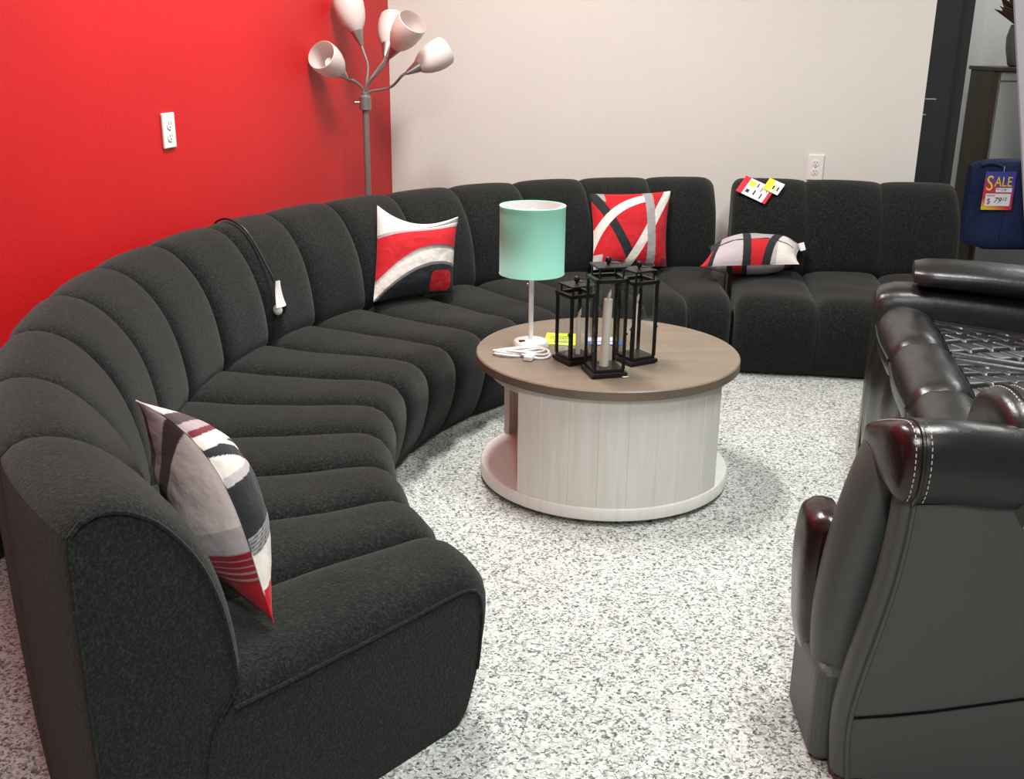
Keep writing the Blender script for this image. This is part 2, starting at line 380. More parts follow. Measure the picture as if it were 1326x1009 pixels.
sofa_section(arc_station(144.6, 169.5, 1.70, 1.70, 144.6, 170.1), 'curved black sofa section with the loose electrical cord and white tag hanging on its back', (False, False), 3)
sofa_section(arc_station(169.8, 195.6, 1.70, 1.70, 170.1, 195.6), 'curved black sofa section along the red wall, next to the nearest end section', (False, False), 4)
sofa_section(arc_station(195.6, 220.5, 1.70, 1.736, 195.6, 228.8), 'nearest black sofa section with its flat end panel, left foreground', (False, True), 5)
SA = V(1.045, 4.898, 0); SB = V(2.165, 4.746, 0); SDIR = V(0.132, 0.991, 0)
sofa_section(line_station(SA, SB, SDIR), 'straight black sofa section at the right end with price tags on its back', (False, False), 6, (True, True))

# ------------------------------------------------------------------ cushions
def lin(r, g, b): return tuple(((c/255)/12.92 if c <= 10 else ((c/255+0.055)/1.055)**2.4) for c in (r, g, b))
RED = lin(182, 25, 34); WHT = lin(216, 210, 202); BLK = lin(30, 33, 36); GRY = lin(150, 146, 148); LGR = lin(178, 170, 172); PNK = lin(205, 186, 188); BRN = lin(72, 58, 60); MAR = lin(110, 30, 38)
def cushion(TL, TR, BR, BL, tf, tb, colf, colb, label, pinch=(.07, .05, .05, .05), tag_at=None, n=220, bend=None, seed=0):
    TL, TR, BR, BL = [Vector(p) for p in (TL, TR, BR, BL)]
    nrm = ((TR-TL)+(BR-BL)).cross((TL-BL)+(TR-BR)).normalized()   # towards the front face
    vs = []; cs = []
    def pt(a, b, side):
        h = (a+1)/2; v = (b+1)/2
        wb = 1-b*b; wa = 1-a*a
        pa = (pinch[1] if a > 0 else pinch[3]); pb = (pinch[0] if b > 0 else pinch[2])
        a2 = a*(1-pa*wb*abs(a)); b2 = b*(1-pb*wa*abs(b))
        h = (a2+1)/2; v = (b2+1)/2
        p = (BL.lerp(BR, h)).lerp(TL.lerp(TR, h), v)
        th = ((1-abs(a)**2.4)*(1-abs(b)**2.4))**0.62
        wr = noise.noise(V(a*2.2+seed, b*2.2, side*3))*0.10+noise.noise(V(a*6+seed, b*6, side*7))*0.035*(0.3+max(abs(a), abs(b)))
        edge = min(1-abs(a), 1-abs(b)); th = th*(1+wr*min(1, edge*5))
        p = p+nrm*(side*th*(tf if side > 0 else tb))
        if bend: p = p+bend(a, b)
        return p
    N = n+1; faces = []
    for side in (1, -1):
        for j in range(N):
            for i in range(N):
                a = -1+2*i/n; b = -1+2*j/n
                # crowd samples to the rim
                vs.append(pt(a, b, side)); cs.append((colf if side > 0 else colb)((a+1)/2, (1-b)/2))
    for side in (0, 1):
        o = side*N*N
        for j in range(n):
            for i in range(n): faces.append((o+j*N+i, o+j*N+i+1, o+(j+1)*N+i+1, o+(j+1)*N+i))
    xs = [v.x for v in vs]; ys = [v.y for v in vs]; zs = [v.z for v in vs]
    t = thing('throw_cushion', label, 'cushion', ((min(xs)+max(xs))/2, (min(ys)+max(ys))/2, min(zs)), 'printed throw cushions on the sofa')
    mk('cover', vs, faces, M['printed'], t, True, cols=cs)
    rim = [pt(-1+2*k/40, -1, 1) for k in range(40)]+[pt(1, -1+2*k/40, 1) for k in range(40)]+[pt(1-2*k/40, 1, 1) for k in range(40)]+[pt(-1, 1-2*k/40, 1) for k in range(40)]
    w = MB(); w.tube(rim, 0.0016, 5, False, wrap=True); w.build('edge_seam', M['printed'], t)
    me = [c for c in t.children if c.name.startswith('edge_seam')][0].data
    ca = me.color_attributes.new('Col', 'FLOAT_COLOR', 'POINT')
    for i in range(len(me.vertices)):
        k = i//5; q = k//40; f_ = (k % 40)/40
        h, v = [(f_, 1), (1, 1-f_), (1-f_, 0), (0, f_)][q]; ca.data[i].color = (*colf(h, v), 1)
    if tag_at is not None:
        c, x, y = tag_at; g = MB(); g.box(c, (0.028, 0.002, 0.04), basis(Vector(x).normalized(), Vector(y).normalized(), Vector(x).cross(Vector(y)).normalized()), 0.0006)
        g.build('care_label', M['paper'], t)
    return t
def band(h, v, p, q, w):
    dx, dy = q[0]-p[0], q[1]-p[1]; L = math.hypot(dx, dy); return abs((h-p[0])*dy-(v-p[1])*dx)/L < w/2
def mixc(a, b, t): t = max(0, min(1, t)); return tuple(x+(y-x)*t for x, y in zip(a, b))
def c_swoop(h, v):
    vt = 0.30*(1-h)**1.6+0.07*h+0.05; vl = .80-1.05*h+.66*h*h; vb = vl+0.19+0.03*h
    if ((h-.80)/.145)**4+((v-.84)/.135)**4 < 1 and v < .97: return RED
    if v < vt:
        d = vt-v
        if h > .45 and d > .05 and d < .05+.10*(h-.4): return mixc(GRY, BLK, .5)
        return WHT if d > .035 else mixc(LGR, GRY, .8)
    if v < vl: return RED
    if v < vl+.05: q = max(0, min(1, (h-.15)/.6)); return mixc(mixc(GRY, BLK, q), mixc(WHT, GRY, q), (v-vl)/.05)
    if v < vb: return WHT
    if v < vb+.035: return mixc(GRY, BLK, .5)
    return BLK
def c_strips(h, v):
    if band(h, v, (.70, .05), (.755, 1), .12): return GRY
    if band(h, v, (.97, .03), (.43, 1.0), .115) and h > .3: return WHT
    if .845 < math.hypot(h-.82, v-.98) < .955 and h < .66: return WHT
    if band(h, v, (.06, .10), (.48, .90), .115): return BLK
    if h < .16 and v < .12: return GRY
    if h < .10 and v > .82: return LGR
    if h > .90 and v > .9: return MAR
    return RED
def c_mondrian(h, v):
    # h left to right, v from the back edge (0) to the front edge (1)
    if band(h, v, (.36, 0), (.46, 1), .085) or band(h, v, (.78, .1), (.66, 1), .085): return BLK
    if .455 < h < .70 and v > .64: return RED
    if abs(v-.60-.05*math.sin(h*4)) < .022 and h < .95: return BLK
    if h < .07: return RED if v > .7 else BLK
    if h < .12: return BLK
    if h > .76: return WHT if v > .3 else LGR
    return mixc(GRY, LGR, .35) if v < .62 and h > .4 else LGR
def c_mondrian_under(h, v):
    if .26 < h < .47: return RED if .32 < h < .42 else BLK
    if h > .85: return BLK if (h*7) % 1 > .4 else MAR
    return WHT if h < .2 else LGR
def c_stripes(h, v):      # h from near edge to far edge, v top to bottom
    y = v+.10*h
    if y < .10: return PNK
    if y < .16: return BRN
    if y < .205: return mixc(BRN, PNK, .6)
    if y < .235: return MAR
    if y < .30: return WHT
    k = v-.34*h*.8
    if .215 < k < .245: return BLK
    if .275 < k < .335: return BLK
    if y < .43: return WHT
    if y < .47: return LGR
    if y < .68: return BLK if h < .55 else mixc(BLK, GRY, .5)
    if y < .75: return GRY if int(y*160) % 2 else mixc(GRY, BLK, .7)
    if y < .88: return WHT
    return RED
def c_stripes_back(h, v):
    if band(h, v, (.0, .16), (.5, .46), .075): return BRN
    if band(h, v, (.06, .0), (.5, .34), .070): return BRN
    if h > .02 and v < .3*h+.2: return mixc(PNK, GRY, .4)
    if v < .22: return PNK
    if v < .62: return mixc(PNK, WHT, .6)
    if v < .72: return LGR
    if v < .85: return mixc(MAR, RED, .3) if int(v*150) % 4 else mixc(MAR, PNK, .4)
    return mixc(RED, MAR, .4)
cushion((-.597, 4.67, .815), (-.250, 4.76, .755), (-.272, 4.70, .425), (-.604, 4.50, .425), .075, .06, c_swoop, c_swoop,
        'square cushion with swooping red, white and black print, left of the mint lamp', pinch=(.30, .05, .03, .04), seed=1)
cushion((.382, 5.40, .775), (.797, 5.49, .78), (.777, 5.35, .42), (.395, 5.24, .42), .075, .06, c_strips, c_strips,
        'square red cushion with black, grey and white crossing strips, upright behind the lanterns', pinch=(.05, .06, .04, .06), seed=2)
cushion((1.00, 5.40, .515), (1.475, 5.395, .525), (1.400, 5.16, .478), (.905, 5.09, .475), .105, .085, c_mondrian, c_mondrian_under,
        'grey, black and red block-patterned cushion lying flat on the straight sofa section', pinch=(.05, .10, .04, .10), seed=3,
        tag_at=(V(1.462, 5.36, .527), V(.9, .1, .25), V(.2, -.9, .3)))
def bow(a, b):
    k = (1-a)/2; return V(.050, .01, .03)*(k**1.5*(1-b*b)*(1+.5*b))
cushion((-.741, 1.985, .835), (-.790, 2.40, .60), (-.705, 2.22, .43), (-.470, 1.868, .412), .095, .09, c_stripes, c_stripes_back,
        'cushion in white, black and red leaning edge-on at the nearest sofa end', pinch=(.05, .05, .05, .02), seed=4, bend=bow)

# ------------------------------------------------------------------ round coffee table
TC = V(.335, 3.621, 0); TOP = .474
t = thing('coffee_table', 'round white coffee table with slatted drum base and taupe wooden top', 'table', (TC.x, TC.y, 0))
mb = MB(); mb.lathe([(.44, TOP-.034), (.458, TOP-.034), (.463, TOP-.031), (.463, TOP-.004), (.459, TOP), (.30, TOP), (.02, TOP)], TC, 128); mb.build('tabletop', M['taupe'], t)
mb = MB(); mb.lathe([(.37, TOP-.075), (.412, TOP-.075), (.415, TOP-.072), (.415, TOP-.0345), (.37, TOP-.0345)], TC, 96); mb.build('apron', M['whitewood'], t)
mb = MB(); mb.lathe([(.30, .018), (.440, .018), (.447, .022), (.447, .058), (.443, .063), (.10, .063)], TC, 96); mb.build('base_disc', M['whitewood'], t)
mb = MB(); mb.lathe([(.36, .0), (.385, .0), (.385, .0178), (.36, .0178)], TC, 64); mb.build('plinth', M['black'], t)
def slat_panel(a0, a1, nsl, r=.4405, th=.024):
    mb = MB(); N = 320; rings = []
    for i in range(N+1):
        a = math.radians(a0+(a1-a0)*i/N); s = (i/N*nsl) % 1; g = min(s, 1-s)*(a1-a0)/nsl
        ro = r-(0.0022 if g < 0.28 and 0 < i < N else 0)
        c = V(math.cos(a), math.sin(a), 0)
        rings.append([TC+c*(r-th)+V(0, 0, .0635), TC+c*ro+V(0, 0, .0635), TC+c*ro+V(0, 0, TOP-.0345), TC+c*(r-th)+V(0, 0, TOP-.0345)])
    v = [p for q in rings for p in q]; f = []
    for i in range(N):
        for j in range(4): f.append((i*4+j, i*4+(j+1) % 4, i*4+4+(j+1) % 4, i*4+4+j))
    f += [(0, 1, 2, 3), tuple(N*4+k for k in range(4))]
    mb.add(v, f, 0, True); mb.build('slat_panel', M['whitewood'], t)
AF = 275.1
slat_panel(AF-50.6, AF+50.6, 8); slat_panel(AF+180-50.6, AF+180+50.6, 8)
for sg in (-1, 1):
    mb = MB(); d = V(math.cos(math.radians(AF)), math.sin(math.radians(AF)), 0); e = V(-d.y, d.x, 0)
    mb.box(TC+e*(sg*.215)+V(0, 0, (.064+TOP-.086)/2), (.62, .02, TOP-.086-.065), basis(d, e, (0, 0, 1)), .002); mb.build('divider', M['whitewood'], t)

# ------------------------------------------------------------------ table lamp
LC = V(.064, 3.648, TOP)
t = thing('table_lamp', 'white stick table lamp with mint green drum shade on the coffee table', 'lamp', LC)
mb = MB(); mb.lathe([(.058, .0), (.064, .003), (.064, .018), (.058, .026), (.02, .030), (.010, .031)], LC, 40); mb.build('base', M['whitep'], t)
mb = MB(); mb.lathe([(.0085, .030), (.0085, .43), (.012, .432), (.012, .455)], LC, 16); mb.build('pole', M['whitep'], t)
mb = MB(); mb.box(LC+V(-.030, -.022, .0285), (.022, .016, .006), rotz(.3), .001); mb.build('power_socket', M['black'], t)
sh0, sh1, sr = .267, .505, .113
mb = MB(); N = 64; rr = [(sr, sh0), (sr+.0015, sh0+.002), (sr, sh0+.004), (sr, sh1-.004), (sr+.0015, sh1-.002), (sr, sh1), (sr-.003, sh1), (sr-.003, sh0)]
rings = [[LC+V(r*math.cos(2*pi*k/N), r*math.sin(2*pi*k/N), h) for k in range(N)] for r, h in rr]
mb.loft(rings, False, True, 0, True); so = mb.build('lamp_shade', M['mint'], t)
mb = MB(); rings = [[LC+V(r*math.cos(2*pi*k/N), r*math.sin(2*pi*k/N), h) for k in range(N)] for r, h in ((sr-.0035, sh0+.003), (sr-.0035, sh1-.003), (sr-.0045, sh1-.003), (sr-.0045, sh0+.003))]
mb.loft(rings, False, True, 0, True); mb.build('shade_liner', M['whitep'], so)
mb = MB()
for k in range(3):
    a = 2*pi*k/3+.4; mb.tube([LC+V(.012*math.cos(a), .012*math.sin(a), .45), LC+V(.108*math.cos(a), .108*math.sin(a), .495)], .0018, 6)
mb.build('shade_spider', M['whitep'], so)
mb = MB(); mb.lathe([(.013, .455), (.016, .47), (.026, .49), (.024, .515), (.012, .53), (.002, .533)], LC-V(0, 0, .04), 20); mb.build('bulb', M['bulb'], t)
mb = MB(); q = LC+V(-.012, -.012, 0)
mb.tube([q+V(0, 0, .44), q+V(-.001, 0, .235)], .0008, 6); mb.ball(q+V(-.001, 0, .231), .0048, 8); mb.build('pull_chain', M['chrome'], t)
mb = MB(); cz = TOP+.0045; cen = V(.045, 3.545, 0)
def loop(cx, cy, rx, ry, rot, dz, n=28):
    pts = []
    for k in range(n):
        a = 2*pi*k/n; x = rx*math.cos(a); y = ry*math.sin(a)
        pts.append(V(cx+x*math.cos(rot)-y*math.sin(rot), cy+x*math.sin(rot)+y*math.cos(rot), dz+.004*math.sin(a*2)))
    return pts
for (cx, cy, rx, ry, rot, dz) in ((-.005, 3.560, .060, .030, .25, cz+.002), (.000, 3.556, .066, .022, .05, cz+.009), (.078, 3.535, .052, .026, -.18, cz+.003), (.072, 3.540, .054, .019, -.02, cz+.011), (.036, 3.548, .076, .016, .12, cz+.014)):
    mb.tube(loop(cx, cy, rx, ry*1.5, rot, dz), .0042, 7, False, wrap=True)
mb.tube(catmull([LC+V(0, -.060, .010), LC+V(.02, -.075, .012), LC+V(.01, -.09, .018), LC+V(-.01, -.10, .018)], 6), .0034, 7)
co = mb.build('power_cord', M['whitep'], t)
mb = MB(); mb.box(V(.058, 3.492, TOP+.010), (.030, .045, .018), rotz(-.35), .004); mb.build('plug', M['whitep'], co)

# ------------------------------------------------------------------ cards on the table
def card(name, c, w, d, rot, mat, label, cat, marks):
    o = thing(name, label, cat, (c[0], c[1], TOP)); B = rotz(rot)
    mb = MB(); mb.box(V(c[0], c[1], TOP+.0016), (w, d, .0016), B, .0004); mb.build('sheet', mat, o)
    for (x, y, ww, dd, m, nm) in marks:
        k = MB(); k.box(V(c[0], c[1], TOP+.0026)+B @ V(x, y, 0), (ww, dd, .0004), B); k.build(nm, m, o)
    return o
card('flyer', (.178, 3.755), .118, .155, -.12, M['lime'], 'lime yellow printed card lying beside the lamp base', 'card',
     [(0, .030, .08, .007, M['ink'], 'print_line'), (-.008, .008, .07, .006, M['ink'], 'print_line'), (.006, -.014, .075, .006, M['ink'], 'print_line'), (0, -.04, .05, .012, M['ink'], 'print_line')])
card('flyer', (.330, 3.735), .130, .115, .06, M['bluep'], 'blue and white printed card lying behind the lanterns', 'card',
     [(0, .022, .112, .050, M['paper'], 'print_panel'), (.0, -.030, .10, .022, M['paper'], 'print_panel')])

# ------------------------------------------------------------------ lanterns
def lantern(c, ht, bw, rot, label):
    c = Vector((c[0], c[1], TOP)); B = rotz(rot)
    t = thing('candle_lantern', label, 'lantern', c, 'black glass lanterns on the coffee table')
    def P(x, y, z): return c+B @ V(x, y, z)
    pw = bw*.80; hw = pw/2; bt = .016; bz = .026; top = ht*.80; ps = .0095
    mb = MB(); mb.box(P(0, 0, .0035+.0065), (bw, bw, .013), B, .002); mb.box(P(0, 0, .0215), (pw+.006, pw+.006, .011), B, .0015)
    for sx in (-1, 1):
        for sy in (-1, 1): mb.box(P(sx*bw*.38, sy*bw*.38, .002), (.014, .014, .004), B)
    mb.build('base', M['black'], t)
    for sx in (-1, 1):
        for sy in (-1, 1):
            mb = MB(); mb.box(P(sx*hw, sy*hw, (bz+top)/2), (ps, ps, top-bz), B, .0008); mb.build('post', M['black'], t)
    mb = MB()
    for s in (-1, 1):
        mb.box(P(0, s*hw, top), (pw+ps+.004, ps+.004, .012), B, .001); mb.box(P(s*hw, 0, top), (ps+.004, pw+ps+.004, .012), B, .001)
    mb.build('top_frame', M['black'], t)
    r = hw*.80; rz = top+ht*.105
    mb = MB(); mb.box(P(0, 0, rz), (2*r+.018, 2*r+.018, .006), B, .0012)
    for sx in (-1, 1):
        for sy in (-1, 1): mb.box(P(sx*r, sy*r, (top+rz)/2), (.0045, .0045, rz-top), B)
    ro = mb.build('roof', M['black'], t)
    mb = MB(); mb.lathe([(.0045, 0), (.0045, .006), (.009, .010), (.011, .017), (.008, .024), (.002, .027)], P(0, 0, rz+.002), 14); mb.build('finial', M['black'], ro)
    mb = MB(); ring = [P(.004+.026*(1-math.cos(a)), .026*math.sin(a), rz+.008+.004*math.sin(a/2)) for a in [2*pi*k/24 for k in range(24)]]
    mb.tube(ring, .0017, 6, False, wrap=True); mb.build('ring_handle', M['black'], ro)
    for k in range(4):
        R = rotz(rot+k*pi/2); mb = MB(); mb.box(c+R @ V(0, -hw, (bz+top)/2), (pw-ps, .002, top-bz-.012), R); mb.build('glass_pane', M['glass'], t)
    for k, s in ((1, 1), (3, -1)):
        R = rotz(rot+k*pi/2); mb = MB()
        zc = top*.45
        mb.box(c+R @ V(-hw*s*.86, -hw-.004, zc*.62), (.003, .003, zc*.9), R)
        mb.box(c+R @ V(-hw*s*.93, -hw-.006, zc), (.014, .006, .007), R, .001); mb.box(c+R @ V(-hw*s*.93, -hw-.005, zc*.62), (.012, .004, .005), R, .001)
        mb.build('door_latch', M['black'], t)
    return bz
def candle(c, z0, h, r, label, lean=0.0):
    c = Vector((c[0], c[1], z0)); ax = V(lean, 0, 1).normalized()
    t = thing('candle', label, 'candle', c, 'ivory candles in the lanterns')
    mb = MB(); mb.lathe([(r, 0), (r, h-.002), (r*.86, h), (r*.5, h-.004), (.001, h-.005)], c, 20, ax); mb.build('wax', M['wax'], t)
    mb = MB(); mb.lathe([(.0015, -.006), (.005, .006), (.0055, .013), (.003, .024), (.0004, .033)], c+ax*h, 12, ax+V(.22, 0, 0)); mb.build('flame_tip', M['wax'], t)
lantern((.212, 3.490), .294, .112, math.radians(30), 'smallest black candle lantern, left of the three on the table')
lantern((.302, 3.352), .398, .122, math.radians(14), 'tallest black candle lantern, in front of the other two')
lantern((.418, 3.492), .352, .112, math.radians(30), 'middle-sized black candle lantern, right of the tallest one')
candle((.222, 3.480), TOP+.0275, .128, .0085, 'slim ivory candle in the smallest lantern')
candle((.300, 3.345), TOP+.0275, .225, .0145, 'thick ivory candle in the tallest lantern', .03)
candle((.408, 3.480), TOP+.0275, .180, .0065, 'slim ivory candle in the right lantern', .03)
mb = MB(); mb.box(V(.366, 3.306, TOP+.003), (.018, .014, .002), rotz(.5)); tag(mb.build('paper_tag', M['paper']), 'scrap of white paper tag at the foot of the tallest lantern', 'tag')

# ------------------------------------------------------------------ floor lamp in the corner
FB = V(-.742, 5.45, 0)
t = thing('floor_lamp', 'grey floor lamp with five frosted white shades in the red corner', 'lamp', FB)
mb = MB(); mb.lathe([(.125, 0), (.13, .004), (.13, .016), (.11, .026), (.03, .034), (.016, .045)], FB, 48); mb.build('base', M['greymetal'], t)
mb = MB(); mb.lathe([(.0155, .03), (.0155, 1.18)], FB, 20); mb.build('pole', M['greymetal'], t)
mb = MB(); mb.lathe([(.018, 1.165), (.0285, 1.170), (.0285, 1.232), (.020, 1.240), (.020, 1.252), (.013, 1.254)], FB, 24); cl = mb.build('collar', M['greymetal'], t)
mb = MB(); mb.tube([FB+V(-.028, -.004, 1.205), FB+V(-.050, -.008, 1.206)], .0035, 8); mb.build('switch_knob', M['chrome'], cl)
def lamp_head(sock, axis, bend, label=None):
    """gooseneck from collar to sock, then socket cone and tulip shade along axis"""
    ax = Vector(axis).normalized(); s = Vector(sock)
    st = FB+V((s.x-FB.x)*.06, (s.y-FB.y)*.06, 1.245)
    pts = catmull([st, FB+V((s.x-FB.x)*.16, (s.y-FB.y)*.16, 1.245+(s.z-1.245)*.28)+Vector(bend)*.5, FB+V((s.x-FB.x)*.60, (s.y-FB.y)*.60, 1.245+(s.z-1.245)*.62)+Vector(bend), s-ax*.035, s], 8)
    mb = MB(); mb.tube(pts, .0065, 8); arm = mb.build('gooseneck_arm', M['greymetal'], t)
    mb = MB(); mb.lathe([(.009, -.008), (.012, 0), (.030, .062), (.031, .066), (.02, .066)], s, 24, ax); so = mb.build('lamp_socket', M['chrome'], arm)
    prof = [(.028, .060), (.045, .082), (.060, .112), (.070, .148), (.074, .180), (.074, .205), (.071, .228), (.0685, .230), (.0685, .227), (.0715, .203), (.0715, .180), (.0675, .150), (.057, .114), (.042, .085), (.024, .064)]
    mb = MB(); mb.lathe(prof, s, 36, ax, caps=False); mb.build('tulip_shade', M['shade'], arm)
    mb = MB(); mb.lathe([(.012, .064), (.014, .09), (.027, .12), (.029, .14), (.020, .162), (.002, .168)], s, 18, ax); mb.build('bulb', M['bulb'], arm)
lamp_head((-.826, 5.40, 1.325), (-.36, -.80, .46), (.00, 0, .015))
lamp_head((-.760, 5.49, 1.480), (-.30, .12, .93), (.025, 0, -.01))
lamp_head((-.650, 5.55, 1.425), (.16, .66, .80), (.00, 0, 0))
lamp_head((-.605, 5.38, 1.425), (.55, -.50, .72), (.00, 0, 0))
lamp_head((-.525, 5.40, 1.350), (.72, .42, .42), (0, 0, -.03))

# ------------------------------------------------------------------ loose cord on the sofa back
def back_pt(st, tt, u, z, off):
    P, d, tg = st(tt); return P+d*u+V(0, 0, z)+off
stC = arc_station(144.6, 169.5, 1.70, 1.70, 144.6, 170.1)
pth = []
for (tt, u, z) in ((.565, .905, .10), (.565, .905, .40), (.568, .893, .66), (.572, .872, .775), (.578, .838, .822), (.586, .792, .842), (.598, .738, .838), (.608, .678, .806), (.618, .622, .738), (.623, .588, .684), (.626, .566, .648), (.627, .556, .620)):
    pth.append(back_pt(stC, tt, u, z, V(0, 0, 0)))
t = thing('extension_cord', 'loose black cord with a white paper tag and plug draped over the sofa back', 'cord', (pth[0].x, pth[0].y, 0))
pth[0].z = .004
mb = MB(); mb.tube(catmull(pth, 8), .0042, 8); mb.build('wire', M['blackwire'], t)
e = pth[-1]; P_, d_, tg_ = stC(.627)
vdir = V(0, 0, -1); side = tg_
mb = MB(); fr = -d_
a0 = e+fr*.008+V(0, 0, .01)
rings = []
for k in range(9):
    v = k/8; w = .008+.026*v; z = -.10*v
    curl = fr*(.006+.012*v*v); rings.append([a0+V(0, 0, z)+side*(w*(j/8*2-1))+curl+fr*(.012*(1-(j/4-1)**2)) for j in range(9)])
for k in range(9): rings[k] = rings[k]+[p-fr*.0015 for p in reversed(rings[k])]
mb.loft(rings); mb.build('paper_label', M['paper'], t)
mb = MB(); mb.ball(a0+V(0, 0, -.112)+side*.014+fr*.010, .018, 10, (1, .7, 1.2)); mb.build('plug_cap', M['whitep'], t)
mb = MB(); pb = a0+V(0, 0, -.118)-side*.022+fr*.014
mb.box(pb, (.020, .014, .028), basis(side, fr, (0, 0, 1)), .003); pl = mb.build('plug', M['blackwire'], t)
mb = MB()
for s in (-1, 1): mb.box(pb+side*(s*.006)+V(0, 0, -.024), (.0035, .003, .022), basis(side, fr, (0, 0, 1)))
mb.build('prong', M['chrome'], pl)

# ------------------------------------------------------------------ price tags pinned on the straight section
def flat_part(parent, name, mat, o, x, y, n, cx, cy, w, h, off, th=.0014):
    mb = MB(); mb.box(o+x*cx+y*cy+n*off, (w, h, th), basis(x, y, n)); return mb.build(name, mat, parent)
def tag_frame(s, u, z, rot, rise):
    P, d, tg = line_station(SA, SB, SDIR)(s)
    n = (-d*math.cos(rise)+V(0, 0, math.sin(rise))).normalized(); x0 = tg; y0 = n.cross(x0).normalized()
    x = x0*math.cos(rot)+y0*math.sin(rot); y = -x0*math.sin(rot)+y0*math.cos(rot)
    return P+d*u+V(0, 0, z), x, y, n
o, x, y, n = tag_frame(.098, .664, .778, -.50, .78)
t = thing('price_tag', 'white and red price card pinned to the straight sofa section', 'tag', o)
flat_part(t, 'card', M['paper'], o, x, y, n, 0, 0, .165, .110, .012)
flat_part(t, 'red_band', M['redp'], o, x, y, n, -.069, 0, .032, .112, .0124, .0018); flat_part(t, 'red_band', M['redp'], o, x, y, n, .074, 0, .018, .112, .0124, .0018)
flat_part(t, 'yellow_patch', M['yellow'], o, x, y, n, -.030, .026, .030, .034, .013)
for (cx, cy, w, h) in ((-.034, -.026, .030, .030), (0.002, -.02, .014, .045), (.0, .03, .010, .04), (.026, .02, .007, .06), (.040, -.025, .012, .05), (.054, .02, .006, .03)):
    flat_part(t, 'print_mark', M['ink'], o, x, y, n, cx, cy, w*.6, h*.7, .0132, .0008)
o2, x2, y2, n2 = tag_frame(.178, .676, .792, -.50, .80)
t = thing('price_tag', 'small yellow card beside the white and red price card on the sofa', 'tag', o2)
flat_part(t, 'card', M['paper'], o2, x2, y2, n2, 0, 0, .085, .080, .018)
flat_part(t, 'yellow_patch', M['yellow'], o2, x2, y2, n2, -.024, .0, .034, .078, .0188); flat_part(t, 'yellow_patch', M['yellow'], o2, x2, y2, n2, .012, -.015, .007, .05, .0188)
for cx in (.002, .026): flat_part(t, 'print_mark', M['ink'], o2, x2, y2, n2, cx, -.006, .008, .026, .0192, .0008)

# ------------------------------------------------------------------ black leather reclining loveseat
A = V(.74, 1.90, 0)
t = thing('reclining_loveseat', 'black leather recliner loveseat with quilted seat in the right foreground', 'sofa', (1.55, 2.7, 0))
E1 = V(.999, -.04, 0); N1 = V(.04, .999, 0)           # near arm: towards the back, inward
def NP(s, n, z): return A+E1*s+N1*n+V(0, 0, z)
# outer panel of the near arm
out = catmull([(.04, .670, 0), (.037, .60, 0), (.027, .50, 0), (.010, .40, 0), (-.010, .30, 0), (-.026, .20, 0), (-.028, .12, 0), (-.020, .03, 0)], 6)
mb = MB()
def panel_ring(n):
    top = [NP(.95, n, .70), NP(.55, n, .690), NP(.252, n, .679)]
    return [NP(p.x, n, p.y) for p in out]+[NP(.95, n, .03)]+top
mb.loft([panel_ring(0.0), panel_ring(.03)], True, True); arm = mb.build('arm_panel', M['leather_matte'], t)
mb = MB(); mb.tube([NP(p.x+.004, -.002, p.y) for p in out], .005, 6); mb.build('welt', M['leather_matte'], arm)
mb = MB(); mb.tube([NP(.040, -.001, .672), NP(.252, -.001, .681), NP(.95, -.001, .702)], .003, 6); mb.build('seam', M['seam'], arm)
mb = MB(); mb.tube([NP(-.022, -.001, .180), NP(.06, -.0015, .190), NP(.14, -.001, .203), NP(.322, -.001, .241), NP(.95, -.001, .30)], .003, 6); mb.build('seam', M['seam'], arm)
mb = MB(); mb.loft([[NP(s, .031, .02), NP(s, .26, .02), NP(s, .26, .66), NP(s, .031, .66)] for s in (.06, .95)]); mb.build('arm_core', M['leather'], t)
# padded arm top, closed in front by a stitched cap
RING = catmull([(-.006, .672, 0), (-.022, .70, 0), (-.030, .745, 0), (-.022, .795, 0), (.003, .822, 0), (.045, .826, 0), (.11, .806, 0), (.18, .780, 0), (.24, .752, 0), (.268, .715, 0), (.262, .680, 0), (.25, .660, 0)], 5)
def ring_at(s, k, dz=0.0, push=0.0):
    c = V(.12, .755, 0); return [NP(s, c.x+(p.x-c.x)*k, c.y+(p.y-c.y)*k+dz) for p in RING]
mb = MB(); rr = []
for i in range(22):
    v = i/21; s = .034+.232*v; k = 1.0-.03*math.exp(-v*18)-.10*max(0, (v-.86)/.14)**2+.010*math.sin(pi*v)
    rr.append(ring_at(s, k, .004*math.sin(v*6)))
mb.loft(rr, True); pad = mb.build('arm_pad', M['leather'], t)
mb = MB(); rr = [ring_at(.036, .99), ring_at(.024, .975), ring_at(.012, .93), ring_at(.003, .84), ring_at(-.004, .66), ring_at(-.008, .40), ring_at(-.009, .10)]
mb.loft(rr, True); mb.build('pad_cap', M['maroon'], pad)
mb = MB(); r1 = ring_at(.041, 1.002); mb.tube([p for p in r1], .0045, 6, True); mb.build('welt', M['leather'], pad)
def stitches(name, pts, parent, step=.012, ln=.007, r=.0011):
    mb = MB(); acc = 0
    for a, b in zip(pts, pts[1:]):
        L = (b-a).length; acc += L
        if acc >= step:
            acc = 0; d = (b-a).normalized(); mb.tube([b-d*ln/2, b+d*ln/2], r, 5)
    return mb.build(name, M['thread'], parent)
def dense(pts, m=6):
    out_ = []
    for a, b in zip(pts, pts[1:]):
        for k in range(m): out_.append(a.lerp(b, k/m))
    return out_+[pts[-1]]
stitches('stitching', dense(ring_at(.026, .990)), pad); stitches('stitching', dense(ring_at(.055, 1.010)), pad)
